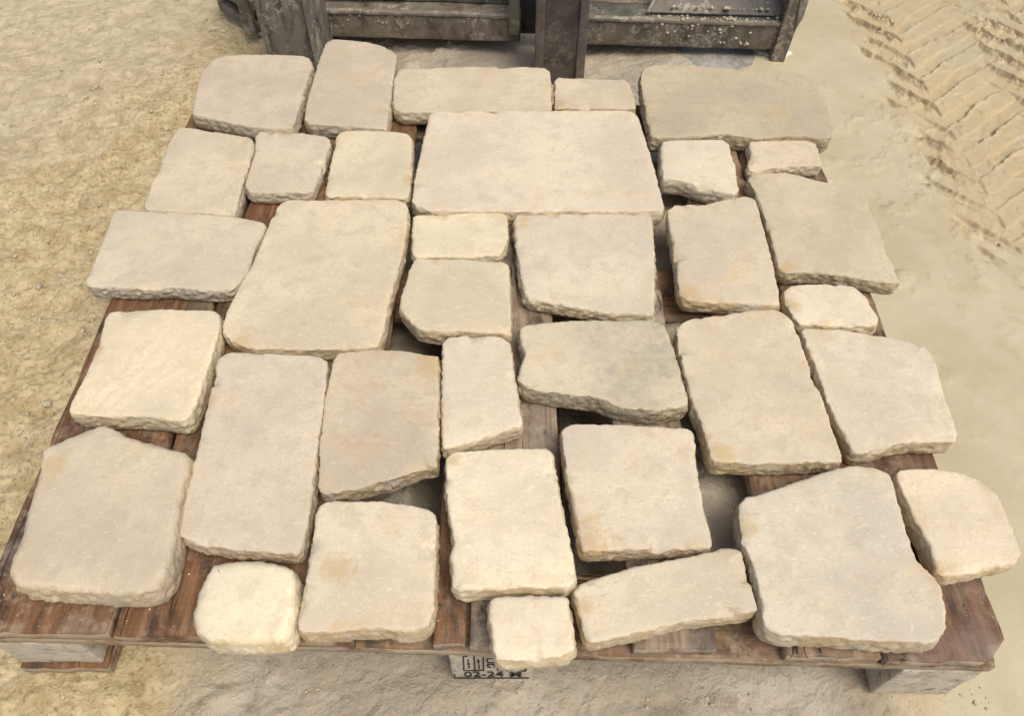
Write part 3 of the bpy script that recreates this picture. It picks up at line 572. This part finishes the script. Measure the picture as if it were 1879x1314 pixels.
# ------------------------------------------------------------------ the stones: (thickness, rim radius, outline of the top in metres)
STONES = {
    1: (0.034, 0.0055, ((-0.625,1.386), (-0.624,1.413), (-0.608,1.451), (-0.584,1.463), (-0.517,1.465), (-0.432,1.461), (-0.413,1.449), (-0.403,1.421), (-0.404,1.329), (-0.404,1.237), (-0.407,1.210), (-0.446,1.210), (-0.482,1.214), (-0.531,1.229), (-0.570,1.241), (-0.608,1.256), (-0.614,1.293))),
    2: (0.034, 0.0055, ((-0.394,1.481), (-0.390,1.509), (-0.381,1.524), (-0.339,1.521), (-0.301,1.513), (-0.264,1.494), (-0.236,1.467), (-0.234,1.421), (-0.235,1.338), (-0.232,1.256), (-0.233,1.209), (-0.284,1.215), (-0.335,1.220), (-0.382,1.225), (-0.393,1.239), (-0.397,1.302), (-0.396,1.401))),
    3: (0.032, 0.0055, ((-0.237,1.370), (-0.235,1.404), (-0.226,1.416), (-0.108,1.422), (0.067,1.420), (0.079,1.404), (0.079,1.342), (0.077,1.273), (0.063,1.268), (-0.041,1.266), (-0.155,1.264), (-0.212,1.264), (-0.228,1.277), (-0.232,1.305))),
    4: (0.03, 0.0055, ((0.084,1.373), (0.090,1.388), (0.159,1.384), (0.230,1.379), (0.236,1.358), (0.241,1.308), (0.239,1.279), (0.166,1.278), (0.081,1.278))),
    5: (0.036, 0.0055, ((0.254,1.382), (0.264,1.410), (0.282,1.421), (0.310,1.423), (0.400,1.414), (0.489,1.404), (0.564,1.400), (0.584,1.390), (0.604,1.354), (0.608,1.308), (0.601,1.255), (0.595,1.218), (0.589,1.185), (0.573,1.173), (0.559,1.177), (0.545,1.181), (0.512,1.185), (0.445,1.178), (0.413,1.185), (0.391,1.191), (0.331,1.181), (0.280,1.178), (0.254,1.180), (0.252,1.253), (0.252,1.335))),
    6: (0.036, 0.0055, ((-0.159,1.250), (-0.150,1.265), (0.042,1.267), (0.218,1.267), (0.234,1.260), (0.239,1.248), (0.246,1.170), (0.253,1.083), (0.258,0.995), (0.251,0.980), (0.211,0.979), (0.091,0.981), (0.055,0.979), (-0.059,0.981), (-0.137,0.981), (-0.163,0.992), (-0.171,1.006), (-0.171,1.064), (-0.166,1.140), (-0.161,1.219))),
    7: (0.032, 0.0055, ((-0.628,1.207), (-0.623,1.220), (-0.606,1.222), (-0.525,1.202), (-0.482,1.190), (-0.472,1.174), (-0.468,1.119), (-0.468,1.072), (-0.466,1.029), (-0.464,0.976), (-0.479,0.976), (-0.559,0.984), (-0.617,0.989), (-0.625,0.995), (-0.625,1.009), (-0.631,1.171))),
    8: (0.028, 0.0055, ((-0.478,1.196), (-0.472,1.214), (-0.436,1.214), (-0.402,1.212), (-0.342,1.197), (-0.333,1.184), (-0.333,1.155), (-0.337,1.093), (-0.343,1.042), (-0.352,1.035), (-0.388,1.036), (-0.424,1.034), (-0.455,1.036), (-0.467,1.055), (-0.468,1.099), (-0.468,1.150))),
    9: (0.03, 0.0055, ((-0.326,1.196), (-0.320,1.209), (-0.305,1.213), (-0.251,1.213), (-0.190,1.206), (-0.181,1.190), (-0.177,1.121), (-0.175,1.026), (-0.183,1.018), (-0.245,1.023), (-0.318,1.024), (-0.324,1.034), (-0.326,1.132))),
    10: (0.036, 0.0055, ((0.268,1.159), (0.274,1.173), (0.290,1.178), (0.330,1.178), (0.385,1.178), (0.397,1.165), (0.396,1.103), (0.391,1.035), (0.381,1.020), (0.358,1.026), (0.325,1.040), (0.300,1.056), (0.263,1.063), (0.261,1.072), (0.264,1.132))),
    11: (0.028, 0.0055, ((0.432,1.170), (0.439,1.184), (0.499,1.187), (0.549,1.186), (0.559,1.174), (0.557,1.119), (0.553,1.109), (0.482,1.106), (0.431,1.098), (0.419,1.099), (0.420,1.112), (0.431,1.144))),
    12: (0.03, 0.0055, ((-0.673,0.980), (-0.669,0.992), (-0.659,0.994), (-0.591,0.988), (-0.514,0.981), (-0.451,0.972), (-0.415,0.963), (-0.406,0.953), (-0.408,0.922), (-0.414,0.881), (-0.412,0.841), (-0.422,0.822), (-0.433,0.805), (-0.462,0.803), (-0.491,0.806), (-0.531,0.811), (-0.569,0.808), (-0.611,0.810), (-0.654,0.813), (-0.664,0.819), (-0.665,0.835), (-0.665,0.881), (-0.669,0.948))),
    13: (0.034, 0.0055, ((-0.400,0.982), (-0.395,1.003), (-0.382,1.014), (-0.297,1.015), (-0.199,1.015), (-0.180,1.006), (-0.173,0.988), (-0.171,0.936), (-0.173,0.877), (-0.181,0.814), (-0.185,0.770), (-0.188,0.716), (-0.193,0.690), (-0.220,0.686), (-0.252,0.688), (-0.298,0.685), (-0.346,0.687), (-0.382,0.689), (-0.408,0.701), (-0.425,0.716), (-0.430,0.732), (-0.429,0.763), (-0.420,0.819), (-0.411,0.857), (-0.405,0.929))),
    14: (0.03, 0.0055, ((-0.168,0.973), (-0.159,0.981), (-0.091,0.984), (-0.013,0.984), (-0.006,0.976), (-0.005,0.926), (-0.009,0.901), (-0.020,0.884), (-0.063,0.877), (-0.101,0.877), (-0.156,0.876), (-0.163,0.889))),
    15: (0.034, 0.0055, ((-0.160,0.855), (-0.153,0.872), (-0.086,0.871), (-0.012,0.867), (-0.003,0.857), (-0.002,0.799), (0.000,0.715), (-0.040,0.717), (-0.072,0.721), (-0.112,0.717), (-0.140,0.723), (-0.155,0.743), (-0.171,0.766), (-0.170,0.791), (-0.164,0.829))),
    16: (0.03, 0.0055, ((0.001,0.965), (0.007,0.981), (0.101,0.983), (0.226,0.985), (0.236,0.979), (0.234,0.944), (0.230,0.871), (0.215,0.752), (0.180,0.754), (0.148,0.757), (0.095,0.770), (0.054,0.780), (0.025,0.786), (0.017,0.795), (0.012,0.835), (0.006,0.902))),
    17: (0.03, 0.0055, ((0.260,0.989), (0.275,1.006), (0.309,1.007), (0.333,1.010), (0.373,1.023), (0.403,1.028), (0.417,1.018), (0.418,0.996), (0.417,0.939), (0.416,0.861), (0.413,0.799), (0.408,0.776), (0.390,0.774), (0.357,0.777), (0.316,0.779), (0.287,0.781), (0.262,0.785), (0.255,0.801), (0.258,0.872), (0.257,0.939))),
    18: (0.032, 0.0055, ((0.410,1.069), (0.421,1.087), (0.477,1.091), (0.507,1.081), (0.543,1.065), (0.587,1.050), (0.604,1.036), (0.605,0.970), (0.603,0.879), (0.606,0.825), (0.596,0.818), (0.574,0.822), (0.541,0.831), (0.509,0.838), (0.471,0.843), (0.431,0.840), (0.418,0.850), (0.421,0.929), (0.419,0.994), (0.414,1.045))),
    19: (0.032, 0.0055, ((0.414,0.798), (0.425,0.812), (0.443,0.820), (0.490,0.820), (0.531,0.815), (0.543,0.798), (0.550,0.747), (0.541,0.734), (0.521,0.731), (0.482,0.733), (0.442,0.733), (0.425,0.735), (0.417,0.755))),
    20: (0.038, 0.0055, ((-0.605,0.746), (-0.600,0.757), (-0.584,0.761), (-0.525,0.763), (-0.443,0.759), (-0.431,0.749), (-0.426,0.707), (-0.427,0.663), (-0.428,0.611), (-0.431,0.568), (-0.441,0.559), (-0.467,0.563), (-0.496,0.567), (-0.544,0.568), (-0.587,0.572), (-0.600,0.577), (-0.602,0.596), (-0.599,0.639), (-0.599,0.690))),
    21: (0.036, 0.0055, ((-0.420,0.672), (-0.405,0.682), (-0.362,0.682), (-0.283,0.677), (-0.265,0.669), (-0.259,0.657), (-0.255,0.594), (-0.253,0.519), (-0.249,0.456), (-0.248,0.417), (-0.250,0.381), (-0.256,0.372), (-0.285,0.375), (-0.327,0.377), (-0.372,0.385), (-0.398,0.394), (-0.407,0.402), (-0.409,0.414), (-0.412,0.473), (-0.413,0.525), (-0.417,0.594), (-0.420,0.647))),
    22: (0.036, 0.0055, ((-0.257,0.669), (-0.251,0.682), (-0.194,0.686), (-0.153,0.684), (-0.132,0.679), (-0.103,0.676), (-0.100,0.631), (-0.097,0.567), (-0.095,0.494), (-0.118,0.489), (-0.153,0.472), (-0.197,0.458), (-0.232,0.452), (-0.242,0.455), (-0.246,0.463), (-0.253,0.519), (-0.258,0.594))),
    23: (0.036, 0.0055, ((-0.102,0.699), (-0.094,0.711), (-0.053,0.715), (-0.016,0.712), (-0.001,0.699), (0.005,0.647), (0.012,0.586), (0.016,0.563), (0.014,0.554), (-0.018,0.544), (-0.049,0.530), (-0.080,0.520), (-0.092,0.520), (-0.096,0.555), (-0.100,0.631))),
    24: (0.04, 0.0055, ((0.008,0.723), (0.021,0.732), (0.093,0.738), (0.194,0.740), (0.214,0.738), (0.224,0.731), (0.229,0.712), (0.236,0.656), (0.242,0.591), (0.235,0.583), (0.196,0.576), (0.148,0.582), (0.111,0.597), (0.049,0.607), (0.015,0.616), (0.007,0.628), (0.010,0.654), (0.017,0.673), (0.010,0.696))),
    25: (0.036, 0.0055, ((0.239,0.724), (0.253,0.739), (0.276,0.748), (0.314,0.752), (0.353,0.763), (0.397,0.766), (0.409,0.758), (0.418,0.736), (0.420,0.702), (0.423,0.659), (0.420,0.631), (0.427,0.613), (0.428,0.559), (0.430,0.508), (0.425,0.498), (0.387,0.498), (0.341,0.497), (0.310,0.496), (0.267,0.498), (0.257,0.502), (0.255,0.519), (0.252,0.559), (0.243,0.597), (0.239,0.659))),
    26: (0.036, 0.0055, ((0.422,0.722), (0.432,0.728), (0.491,0.723), (0.554,0.710), (0.593,0.697), (0.606,0.684), (0.603,0.652), (0.594,0.571), (0.592,0.544), (0.583,0.530), (0.555,0.530), (0.517,0.529), (0.489,0.520), (0.451,0.510), (0.441,0.515), (0.435,0.555), (0.429,0.594), (0.426,0.659))),
    27: (0.05, 0.013, ((-0.606,0.510), (-0.585,0.526), (-0.548,0.546), (-0.537,0.549), (-0.511,0.539), (-0.503,0.532), (-0.454,0.521), (-0.420,0.510), (-0.410,0.502), (-0.407,0.475), (-0.407,0.436), (-0.401,0.398), (-0.398,0.374), (-0.397,0.344), (-0.406,0.325), (-0.430,0.319), (-0.474,0.321), (-0.529,0.325), (-0.566,0.328), (-0.579,0.337), (-0.586,0.350), (-0.591,0.386), (-0.593,0.426), (-0.596,0.465), (-0.600,0.489))),
    28: (0.05, 0.016, ((-0.356,0.350), (-0.351,0.361), (-0.341,0.365), (-0.320,0.364), (-0.301,0.365), (-0.269,0.360), (-0.253,0.353), (-0.247,0.342), (-0.242,0.309), (-0.242,0.282), (-0.247,0.270), (-0.260,0.265), (-0.299,0.265), (-0.330,0.266), (-0.349,0.276), (-0.361,0.294), (-0.360,0.322))),
    29: (0.042, 0.0055, ((-0.242,0.431), (-0.236,0.441), (-0.223,0.444), (-0.164,0.442), (-0.120,0.437), (-0.098,0.430), (-0.090,0.417), (-0.089,0.395), (-0.088,0.354), (-0.087,0.306), (-0.090,0.288), (-0.108,0.280), (-0.124,0.279), (-0.139,0.283), (-0.174,0.282), (-0.200,0.279), (-0.231,0.277), (-0.240,0.283), (-0.242,0.298), (-0.241,0.354), (-0.241,0.402))),
    30: (0.042, 0.0055, ((-0.087,0.501), (-0.079,0.512), (-0.033,0.517), (0.044,0.521), (0.054,0.514), (0.058,0.473), (0.068,0.408), (0.076,0.342), (0.071,0.335), (0.061,0.329), (-0.002,0.330), (-0.043,0.327), (-0.062,0.326), (-0.070,0.331), (-0.075,0.371), (-0.071,0.386), (-0.078,0.420), (-0.085,0.463))),
    31: (0.036, 0.0055, ((0.063,0.548), (0.077,0.560), (0.156,0.559), (0.235,0.554), (0.243,0.544), (0.239,0.501), (0.239,0.459), (0.242,0.417), (0.242,0.386), (0.236,0.381), (0.196,0.379), (0.154,0.379), (0.110,0.377), (0.085,0.376), (0.079,0.383), (0.075,0.417), (0.069,0.473), (0.065,0.519))),
    32: (0.036, 0.0055, ((0.068,0.329), (0.076,0.339), (0.108,0.351), (0.166,0.365), (0.239,0.379), (0.265,0.385), (0.276,0.380), (0.277,0.356), (0.279,0.325), (0.282,0.307), (0.270,0.302), (0.198,0.293), (0.138,0.279), (0.088,0.269), (0.080,0.272), (0.078,0.290), (0.072,0.314))),
    33: (0.042, 0.0055, ((-0.028,0.317), (-0.018,0.323), (0.020,0.324), (0.063,0.324), (0.068,0.317), (0.071,0.279), (0.071,0.259), (0.061,0.254), (0.025,0.251), (-0.007,0.249), (-0.019,0.251), (-0.024,0.271), (-0.027,0.298))),
    34: (0.042, 0.0055, ((0.279,0.437), (0.290,0.448), (0.341,0.464), (0.397,0.485), (0.436,0.494), (0.459,0.492), (0.479,0.483), (0.482,0.473), (0.479,0.437), (0.478,0.395), (0.477,0.364), (0.491,0.348), (0.496,0.328), (0.492,0.303), (0.483,0.282), (0.470,0.269), (0.458,0.267), (0.396,0.270), (0.345,0.274), (0.296,0.276), (0.282,0.282), (0.277,0.293), (0.281,0.325), (0.281,0.355), (0.275,0.385), (0.276,0.415))),
    35: (0.036, 0.0055, ((0.487,0.484), (0.499,0.491), (0.539,0.492), (0.577,0.486), (0.600,0.476), (0.609,0.453), (0.611,0.427), (0.610,0.395), (0.609,0.374), (0.600,0.364), (0.548,0.351), (0.507,0.344), (0.496,0.352), (0.498,0.386), (0.492,0.433), (0.488,0.466))),
}
# tint, ochre crust, rust, bands, grey mottling, label
LOOK = {
    1: ((.53, .445, .335), .3, 0, 0, .15, 'grey beige squarish stone at the far left corner of the pallet'),
    2: ((.53, .445, .33), .2, 0, 0, 0, 'tall grey beige stone with an arched far end reaching towards the dark frame'),
    3: ((.56, .475, .345), .5, 0, 0, 0, 'long narrow pale slab lying crosswise behind the largest slab'),
    4: ((.57, .48, .35), .8, .1, 0, 0, 'small oblong stone at the back edge in front of the middle steel post'),
    5: ((.475, .40, .28), .6, 0, 0, .35, 'large coarse grey brown slab with a broken corner at the far right'),
    6: ((.63, .535, .405), .5, 0, 0, 0, 'largest slab of all, smooth pale rectangle behind the centre'),
    7: ((.57, .48, .35), .1, 0, 0, 0, 'beige square stone at the left edge, second row from the back'),
    8: ((.56, .475, .355), .2, 0, 0, .1, 'small beige stone with slanting right side between two squarer stones'),
    9: ((.61, .52, .37), .9, 0, 0, 0, 'upright beige stone with an ochre right edge just left of the largest slab'),
    10: ((.66, .57, .425), .5, 0, 0, 0, 'small cream square stone with a slanting thick front, right of the largest slab'),
    11: ((.57, .48, .345), .3, 0, 0, 0, 'thin narrow stone tucked in front of the broken cornered slab on the right'),
    12: ((.57, .49, .365), .2, 0, 0, 0, 'wide greyish slab overhanging the left edge of the pallet with a rough thick front'),
    13: ((.60, .51, .365), .9, .12, 0, 0, 'large leaning beige slab left of centre, reaching from the second row to the middle'),
    14: ((.66, .565, .39), .3, 0, 0, 0, 'small yellow cream oblong stone below the largest slab with a chipped white corner'),
    15: ((.62, .53, .375), .8, 0, 0, .15, 'central stone whose cut off near left corner shows a dark gap in the deck'),
    16: ((.60, .515, .39), .9, .1, 0, 0, 'smooth pinkish beige square slab touching the near right of the largest slab'),
    17: ((.58, .49, .36), .9, .1, 0, 0, 'upright beige slab right of centre beside a grey gap in the deck'),
    18: ((.565, .475, .335), .6, .15, 0, .22, 'large coarse beige slab overhanging the right edge, blending with the mud'),
    19: ((.68, .585, .43), 1, 0, 0, 0, 'small rounded cream stone with an ochre left side at the right edge'),
    20: ((.68, .58, .41), .3, 0, 1, 0, 'cream square stone with faint slanting yellow bands at the left edge'),
    21: ((.575, .49, .375), .8, .1, 0, 0, 'tall greyish pink rectangular slab in the near left, longer than it is wide'),
    22: ((.55, .46, .335), .9, 1, 0, .2, 'beige stone with reddish rust veins and a broken ochre corner'),
    23: ((.67, .575, .43), .6, 0, 0, 0, 'narrow upright cream stone in the centre with a slanting near end'),
    24: ((.60, .515, .375), .5, 0, 0, .9, 'grey mottled wide stone with a cream patch and rough curved front'),
    25: ((.60, .51, .37), 1, .3, 0, .1, 'tall leaning slab with speckled rusty top and ochre left edge, right of the mottled stone'),
    26: ((.62, .53, .40), 1, 0, 0, 0, 'pale smooth wide slab at the right edge below the small rounded cream stone'),
    27: ((.56, .475, .35), .6, .1, 0, 0, 'thick slab with a peaked far end at the near left corner of the pallet'),
    28: ((.74, .64, .46), .7, 0, 0, 0, 'small bright cream rounded square stone on the near left edge of the deck'),
    29: ((.64, .545, .40), .9, .25, 0, .15, 'rough pale stone with a notched near edge and pinkish stains at the near edge'),
    30: ((.72, .615, .45), .6, 0, 0, 0, 'bright cream upright slab in the near centre behind the smallest near stone'),
    31: ((.62, .53, .40), 1, .2, 0, 0, 'pale square slab with a chipped right edge beside a wide grey gap in the deck'),
    32: ((.62, .53, .39), .9, 0, 0, 0, 'long tapering stone lying askew along the near edge of the pallet'),
    33: ((.74, .63, .46), .8, 0, 0, 0, 'small bright cream stone overhanging the near edge above the stamped block'),
    34: ((.60, .52, .40), 1, .05, 0, 0, 'largest near slab with a bulging right side at the near right corner'),
    35: ((.68, .575, .415), 1, 0, 0, 0, 'cream slab with a rounded far corner overhanging the near right edge of the pallet'),
}
# where one ochre or brown stain shows on a stone: centre in metres on the pallet, radius
STAIN = {
    22: (-0.115, 0.659, 0.028), 25: (0.277, 0.515, 0.020), 31: (0.096, 0.393, 0.026), 34: (0.285, 0.408, 0.015), 27: (-0.579, 0.489, 0.021), 4: (0.087, 1.291, 0.015), 17: (0.269, 0.798, 0.017), 13: (-0.397, 0.700, 0.024), 29: (-0.204, 0.356, 0.019), 16: (0.017, 0.963, 0.015), 18: (0.430, 0.856, 0.019), 26: (0.431, 0.519, 0.016), 9: (-0.179, 1.068, 0.011), 21: (-0.419, 0.592, 0.015), 35: (0.496, 0.359, 0.012), 32: (0.084, 0.313, 0.011), 30: (-0.073, 0.499, 0.011), 20: (-0.594, 0.685, 0.011), 24: (0.239, 0.718, 0.013), 19: (0.419, 0.774, 0.016),
}
COARSE = {5: 1, 18: .8, 24: 1, 12: .5, 22: .6, 16: .5, 10: .5, 25: .3, 26: .2, 31: .3, 34: .25, 29: .3, 32: .3, 1: .4}
for key, (T, r, out) in STONES.items():
    P = np.array(out); cen = P.mean(axis=0)
    tint, och, rust, band, mott, lab = LOOK[key]
    me = stone_mesh('paving_stone', P-cen, T, r, {35: 911, 26: 517, 19: 633, 14: 777}.get(key, key*7+1), STONE, rough=1.25 if key in (5, 18, 24, 12, 27, 22, 16) else 1.0)
    o = link('paving_stone', me, None, (cen[0], cen[1], .1442))
    o['tint'] = [float(q*s) for q, s in zip(tint, (1.05, 1.08, 1.10))]; o['ochre'] = float(och); o['rust'] = float(rust); o['band'] = float(band); o['mottle'] = float(mott)
    sx_, sy_, sr_ = STAIN.get(key, (9, 9, .001)); o['stain'] = [float(sx_-cen[0]), float(sy_-cen[1]), float(sr_)]; o['coarse'] = float(COARSE.get(key, 0))
    tag(o, lab, 'paving stone', 'pale paving stones laid out on the pallet')

# grit and chips of stone lying on the deck boards
g = []
for a, b, tone, grey in DECK:
    for _ in range(int(900*(b-a))):
        yy = .30 + 1.05*RNG.uniform()**1.6
        if fbm(a*40+_*.001, yy*9, 0, 2, 95) > RNG.uniform(-.6, .6): g.append((RNG.uniform(a+.004, b-.004), yy, .1441, .0004*(4.0**RNG.uniform()**4)))
tag(link('stone_grit', blob_mesh('stone_grit', g, 1, 12, plain('stone_grit', (.58, .50, .37), .95, 90, .15))), kind='stuff')

# ------------------------------------------------------------------ the steel frame behind
frame = empty('steel_stillage', (0, 1.765, 0), (0, 0, math.radians(-3.2)))
tag(frame, 'mud spattered dark green steel frame with posts standing behind the pallet', 'steel frame')
GREEN, BLACK, BROWNISH, SLATE = (.058, .066, .048), (.046, .042, .038), (.105, .086, .066), (.085, .086, .08)
def st(name, box, tone, mud=.6, b=.003, seed=0, dent=.0012, rot=None, loc=(0, 0, 0)):
    me = bev_box(name, *box, STEEL, b, dent, seed)
    o = link(name, me, frame, loc, rot or (0, 0, 0)); o['tone'] = [float(q) for q in tone]; o['mud'] = float(mud); return o
# base rails: a hollow section lying low, with a lip on its top
st('base_rail', (-.60, .020, 0, .085, .030, .092), BROWNISH, .75, .004, 1)
st('base_rail', (.150, .640, 0, .085, .030, .092), (.062, .054, .047), .55, .004, 2)
st('rail_lip', (-.60, .020, -.004, .010, .0915, .1005), (.16, .15, .12), .8, .002, 3)
st('rail_lip', (.150, .640, -.004, .010, .0915, .1005), (.15, .14, .11), .8, .002, 4)
st('dark_recess', (.014, .16, .045, .055, .028, .24), (.030, .028, .027), .1, .002, 5)  # near-black plate painting the shade of the hole beside the middle post
# upper rail with two pressed ribs at its left end
st('upper_rail', (-.60, .020, .060, .100, .0935, .175), GREEN, .55, .004, 6)
for z in (.112, .130):
    st('pressed_rib', (-.47, -.255, .045, .0605, z, z+.012), (.13, .125, .09), .8, .0045, 7+int(z*1000))
st('upright_bar', (-.006, .020, -.020, .006, .060, .42), (.16, .145, .115), .7, .003, 10)
st('floor_plate', (.150, .42, .086, .50, .085, .094), (.115, .090, .055), .3, .002, 11)
st('floor_plate', (-.60, .020, .101, .50, .085, .094), (.06, .055, .045), .4, .002, 12)
# sloping side sheet on the right
import bmesh
def prism(name, pts, axis_vec, tone, mud, seed):
    bm = bmesh.new(); a = [bm.verts.new(p) for p in pts]; bm.faces.new(a)
    g = bmesh.ops.extrude_face_region(bm, geom=list(bm.faces)); vs = [e for e in g['geom'] if isinstance(e, bmesh.types.BMVert)]
    bmesh.ops.translate(bm, verts=vs, vec=axis_vec); bmesh.ops.recalc_face_normals(bm, faces=bm.faces)
    bmesh.ops.bevel(bm, geom=list(bm.edges), offset=.0015, segments=1, affect='EDGES')
    me = bpy.data.meshes.new(name); bm.to_mesh(me); bm.free(); me.materials.append(STEEL)
    o = link(name, me, frame); o['tone'] = [float(q) for q in tone]; o['mud'] = float(mud); return o
prism('sloping_sheet', [(.325, .030, .1005), (.640, .030, .1005), (.640, .085, .135), (.640, .21, .30), (.455, .21, .30), (.352, .085, .135)], (0, .004, -.005), SLATE, .75, 0)
prism('sheet_edge', [(.318, .026, .103), (.327, .026, .103), (.460, .207, .304), (.450, .207, .304)], (0, .004, -.009), (.17, .17, .165), .6, 0)
# right leg: a bent plate narrowing to its foot
prism('leg', [(.630, -.012, -.002), (.664, -.012, -.002), (.669, -.012, .085), (.676, -.012, .125), (.676, -.012, .45), (.640, -.012, .45), (.634, -.012, .10)], (0, .075, 0), (.070, .058, .048), .55, 0)
prism('leg_flange', [(.666, -.016, .088), (.6765, -.016, .120), (.6765, -.016, .45), (.648, -.016, .45), (.652, -.016, .20)], (0, .0035, 0), (.15, .135, .125), .6, 0)
# wide channel posts standing in front of the rails
def post(x0, x1, yf, tone, mud, seed, lip):
    p = st('post', (x0, x1, yf+.006, yf+.012, 0, .46), tone, mud, .002, seed)
    for a, b in ((x0, x0+lip), (x1-lip, x1)):
        o = link('post_lip', bev_box('post_lip', a, b, yf, yf+.0065, .012, .46, STEEL, .002, .0008, seed+3), p)
        o['tone'] = [float(q*1.9) for q in tone]; o['mud'] = float(mud*.8)
    for a, b in ((x0-.0005, x0+.006), (x1-.006, x1+.0005)):
        o = link('post_flange', bev_box('post_flange', a, b, yf+.0115, yf+.14, 0, .46, STEEL, .002, .0008, seed+5), p)
        o['tone'] = [float(q) for q in tone]; o['mud'] = float(mud)
    return p
post(-.553, -.437, -.165, (.070, .068, .064), .9, 31, .010)
post(.060, .176, -.135, (.052, .042, .039), .22, 47, .020)
# splayed corner at the left: two bars, a thin upright, and the side running back
st('upright_bar', (-.668, -.640, .012, .030, .020, .45), (.14, .12, .105), .7, .003, 60)
ang = math.radians(139)
for z, h, tn in ((.012, .026, (.11, .10, .085)), (.068, .028, (.15, .14, .11))):
    st('corner_bar', (0, .15, -.011, .011, 0, h), tn, .6, .003, 61+int(z*1000), rot=(0, 0, ang), loc=(-.640, .040, z))
st('corner_sheet', (0, .14, -.002, .002, .0, .10), (.030, .034, .026), .2, .001, 66, rot=(0, 0, ang), loc=(-.640, .052, .02))
st('side_rail', (-.772, -.742, .14, .95, .012, .075), BROWNISH, .5, .003, 67)
st('side_rail', (.645, .690, .064, .95, .012, .075), BROWNISH, .5, .003, 68)
st('back_rail', (-.742, .645, .90, .95, .012, .09), BROWNISH, .5, .003, 69)
# clods of mud caught on the right-hand rail and sheet
cl = []
for _ in range(150):
    x = RNG.uniform(.33, .63); k = RNG.uniform()
    cl.append((x, -.003+RNG.uniform(0, .02), .1005, RNG.uniform(.0009, .0045)**1.0) if k < .35 else (x, -.0005, RNG.uniform(.04, .095), RNG.choice([.001,.0014,.002,.003,.0048])) if k < .7 else (max(x, .38), .034, .112, RNG.choice([.001,.0016,.0025,.005])))
for _ in range(60):
    cl.append((RNG.uniform(-.40, -.10), -.0008, .095 - abs(RNG.normal(0, .014)), RNG.choice([.0007,.001,.0014,.0024])))
o = link('mud_clods', blob_mesh('mud_clods', cl, 1, 8, CRUMB), frame); o['kind'] = 'stuff'

# ------------------------------------------------------------------ a lime splash at the leg's foot and a wet patch of slurry beside it
def patch(name, pts, mat, lift, seed):
    P, t, per = resample(pts, .006); P = smooth_loop(P, 1.5); N = normals(P); n = len(P)
    a = np.arange(n)/n*6.283
    P = P + N*(.004*fbm(np.cos(a)*4, np.sin(a)*4, seed, 3, seed))[:, None]
    cen = P.mean(0); V = []; F = []
    for k, s in enumerate((1.0, .94, .8, .55, .28)):
        Q = cen+(P-cen)*s; z = ground_height(Q[:, 0], Q[:, 1]) + (lift if k else -.001)
        V.append(np.c_[Q, z])
    V = np.vstack(V); i = np.arange(n); j = (i+1) % n
    for k in range(4): F += np.c_[k*n+i, k*n+j, (k+1)*n+j, (k+1)*n+i].tolist()
    V = np.vstack([V, [[cen[0], cen[1], float(ground_height(cen[0:1], cen[1:2])[0])+lift]]]); F += [(4*n+p, 4*n+q, len(V)-1) for p, q in zip(i.tolist(), j.tolist())]
    return link(name, mesh_from(name, V, F, mat))
tag(patch('lime_splash', [(.575, 1.80), (.62, 1.815), (.655, 1.77), (.70, 1.762), (.672, 1.738), (.640, 1.722), (.622, 1.745), (.60, 1.765)], LIME, .003, 5),
    'cream white splash of lime around the foot of the steel frame\'s right leg', 'splash')
tag(patch('slurry_puddle', [(.41, 1.83), (.50, 1.84), (.58, 1.82), (.605, 1.77), (.59, 1.70), (.52, 1.67), (.45, 1.69), (.42, 1.75)], PUDDLE, .0015, 9), kind='structure')
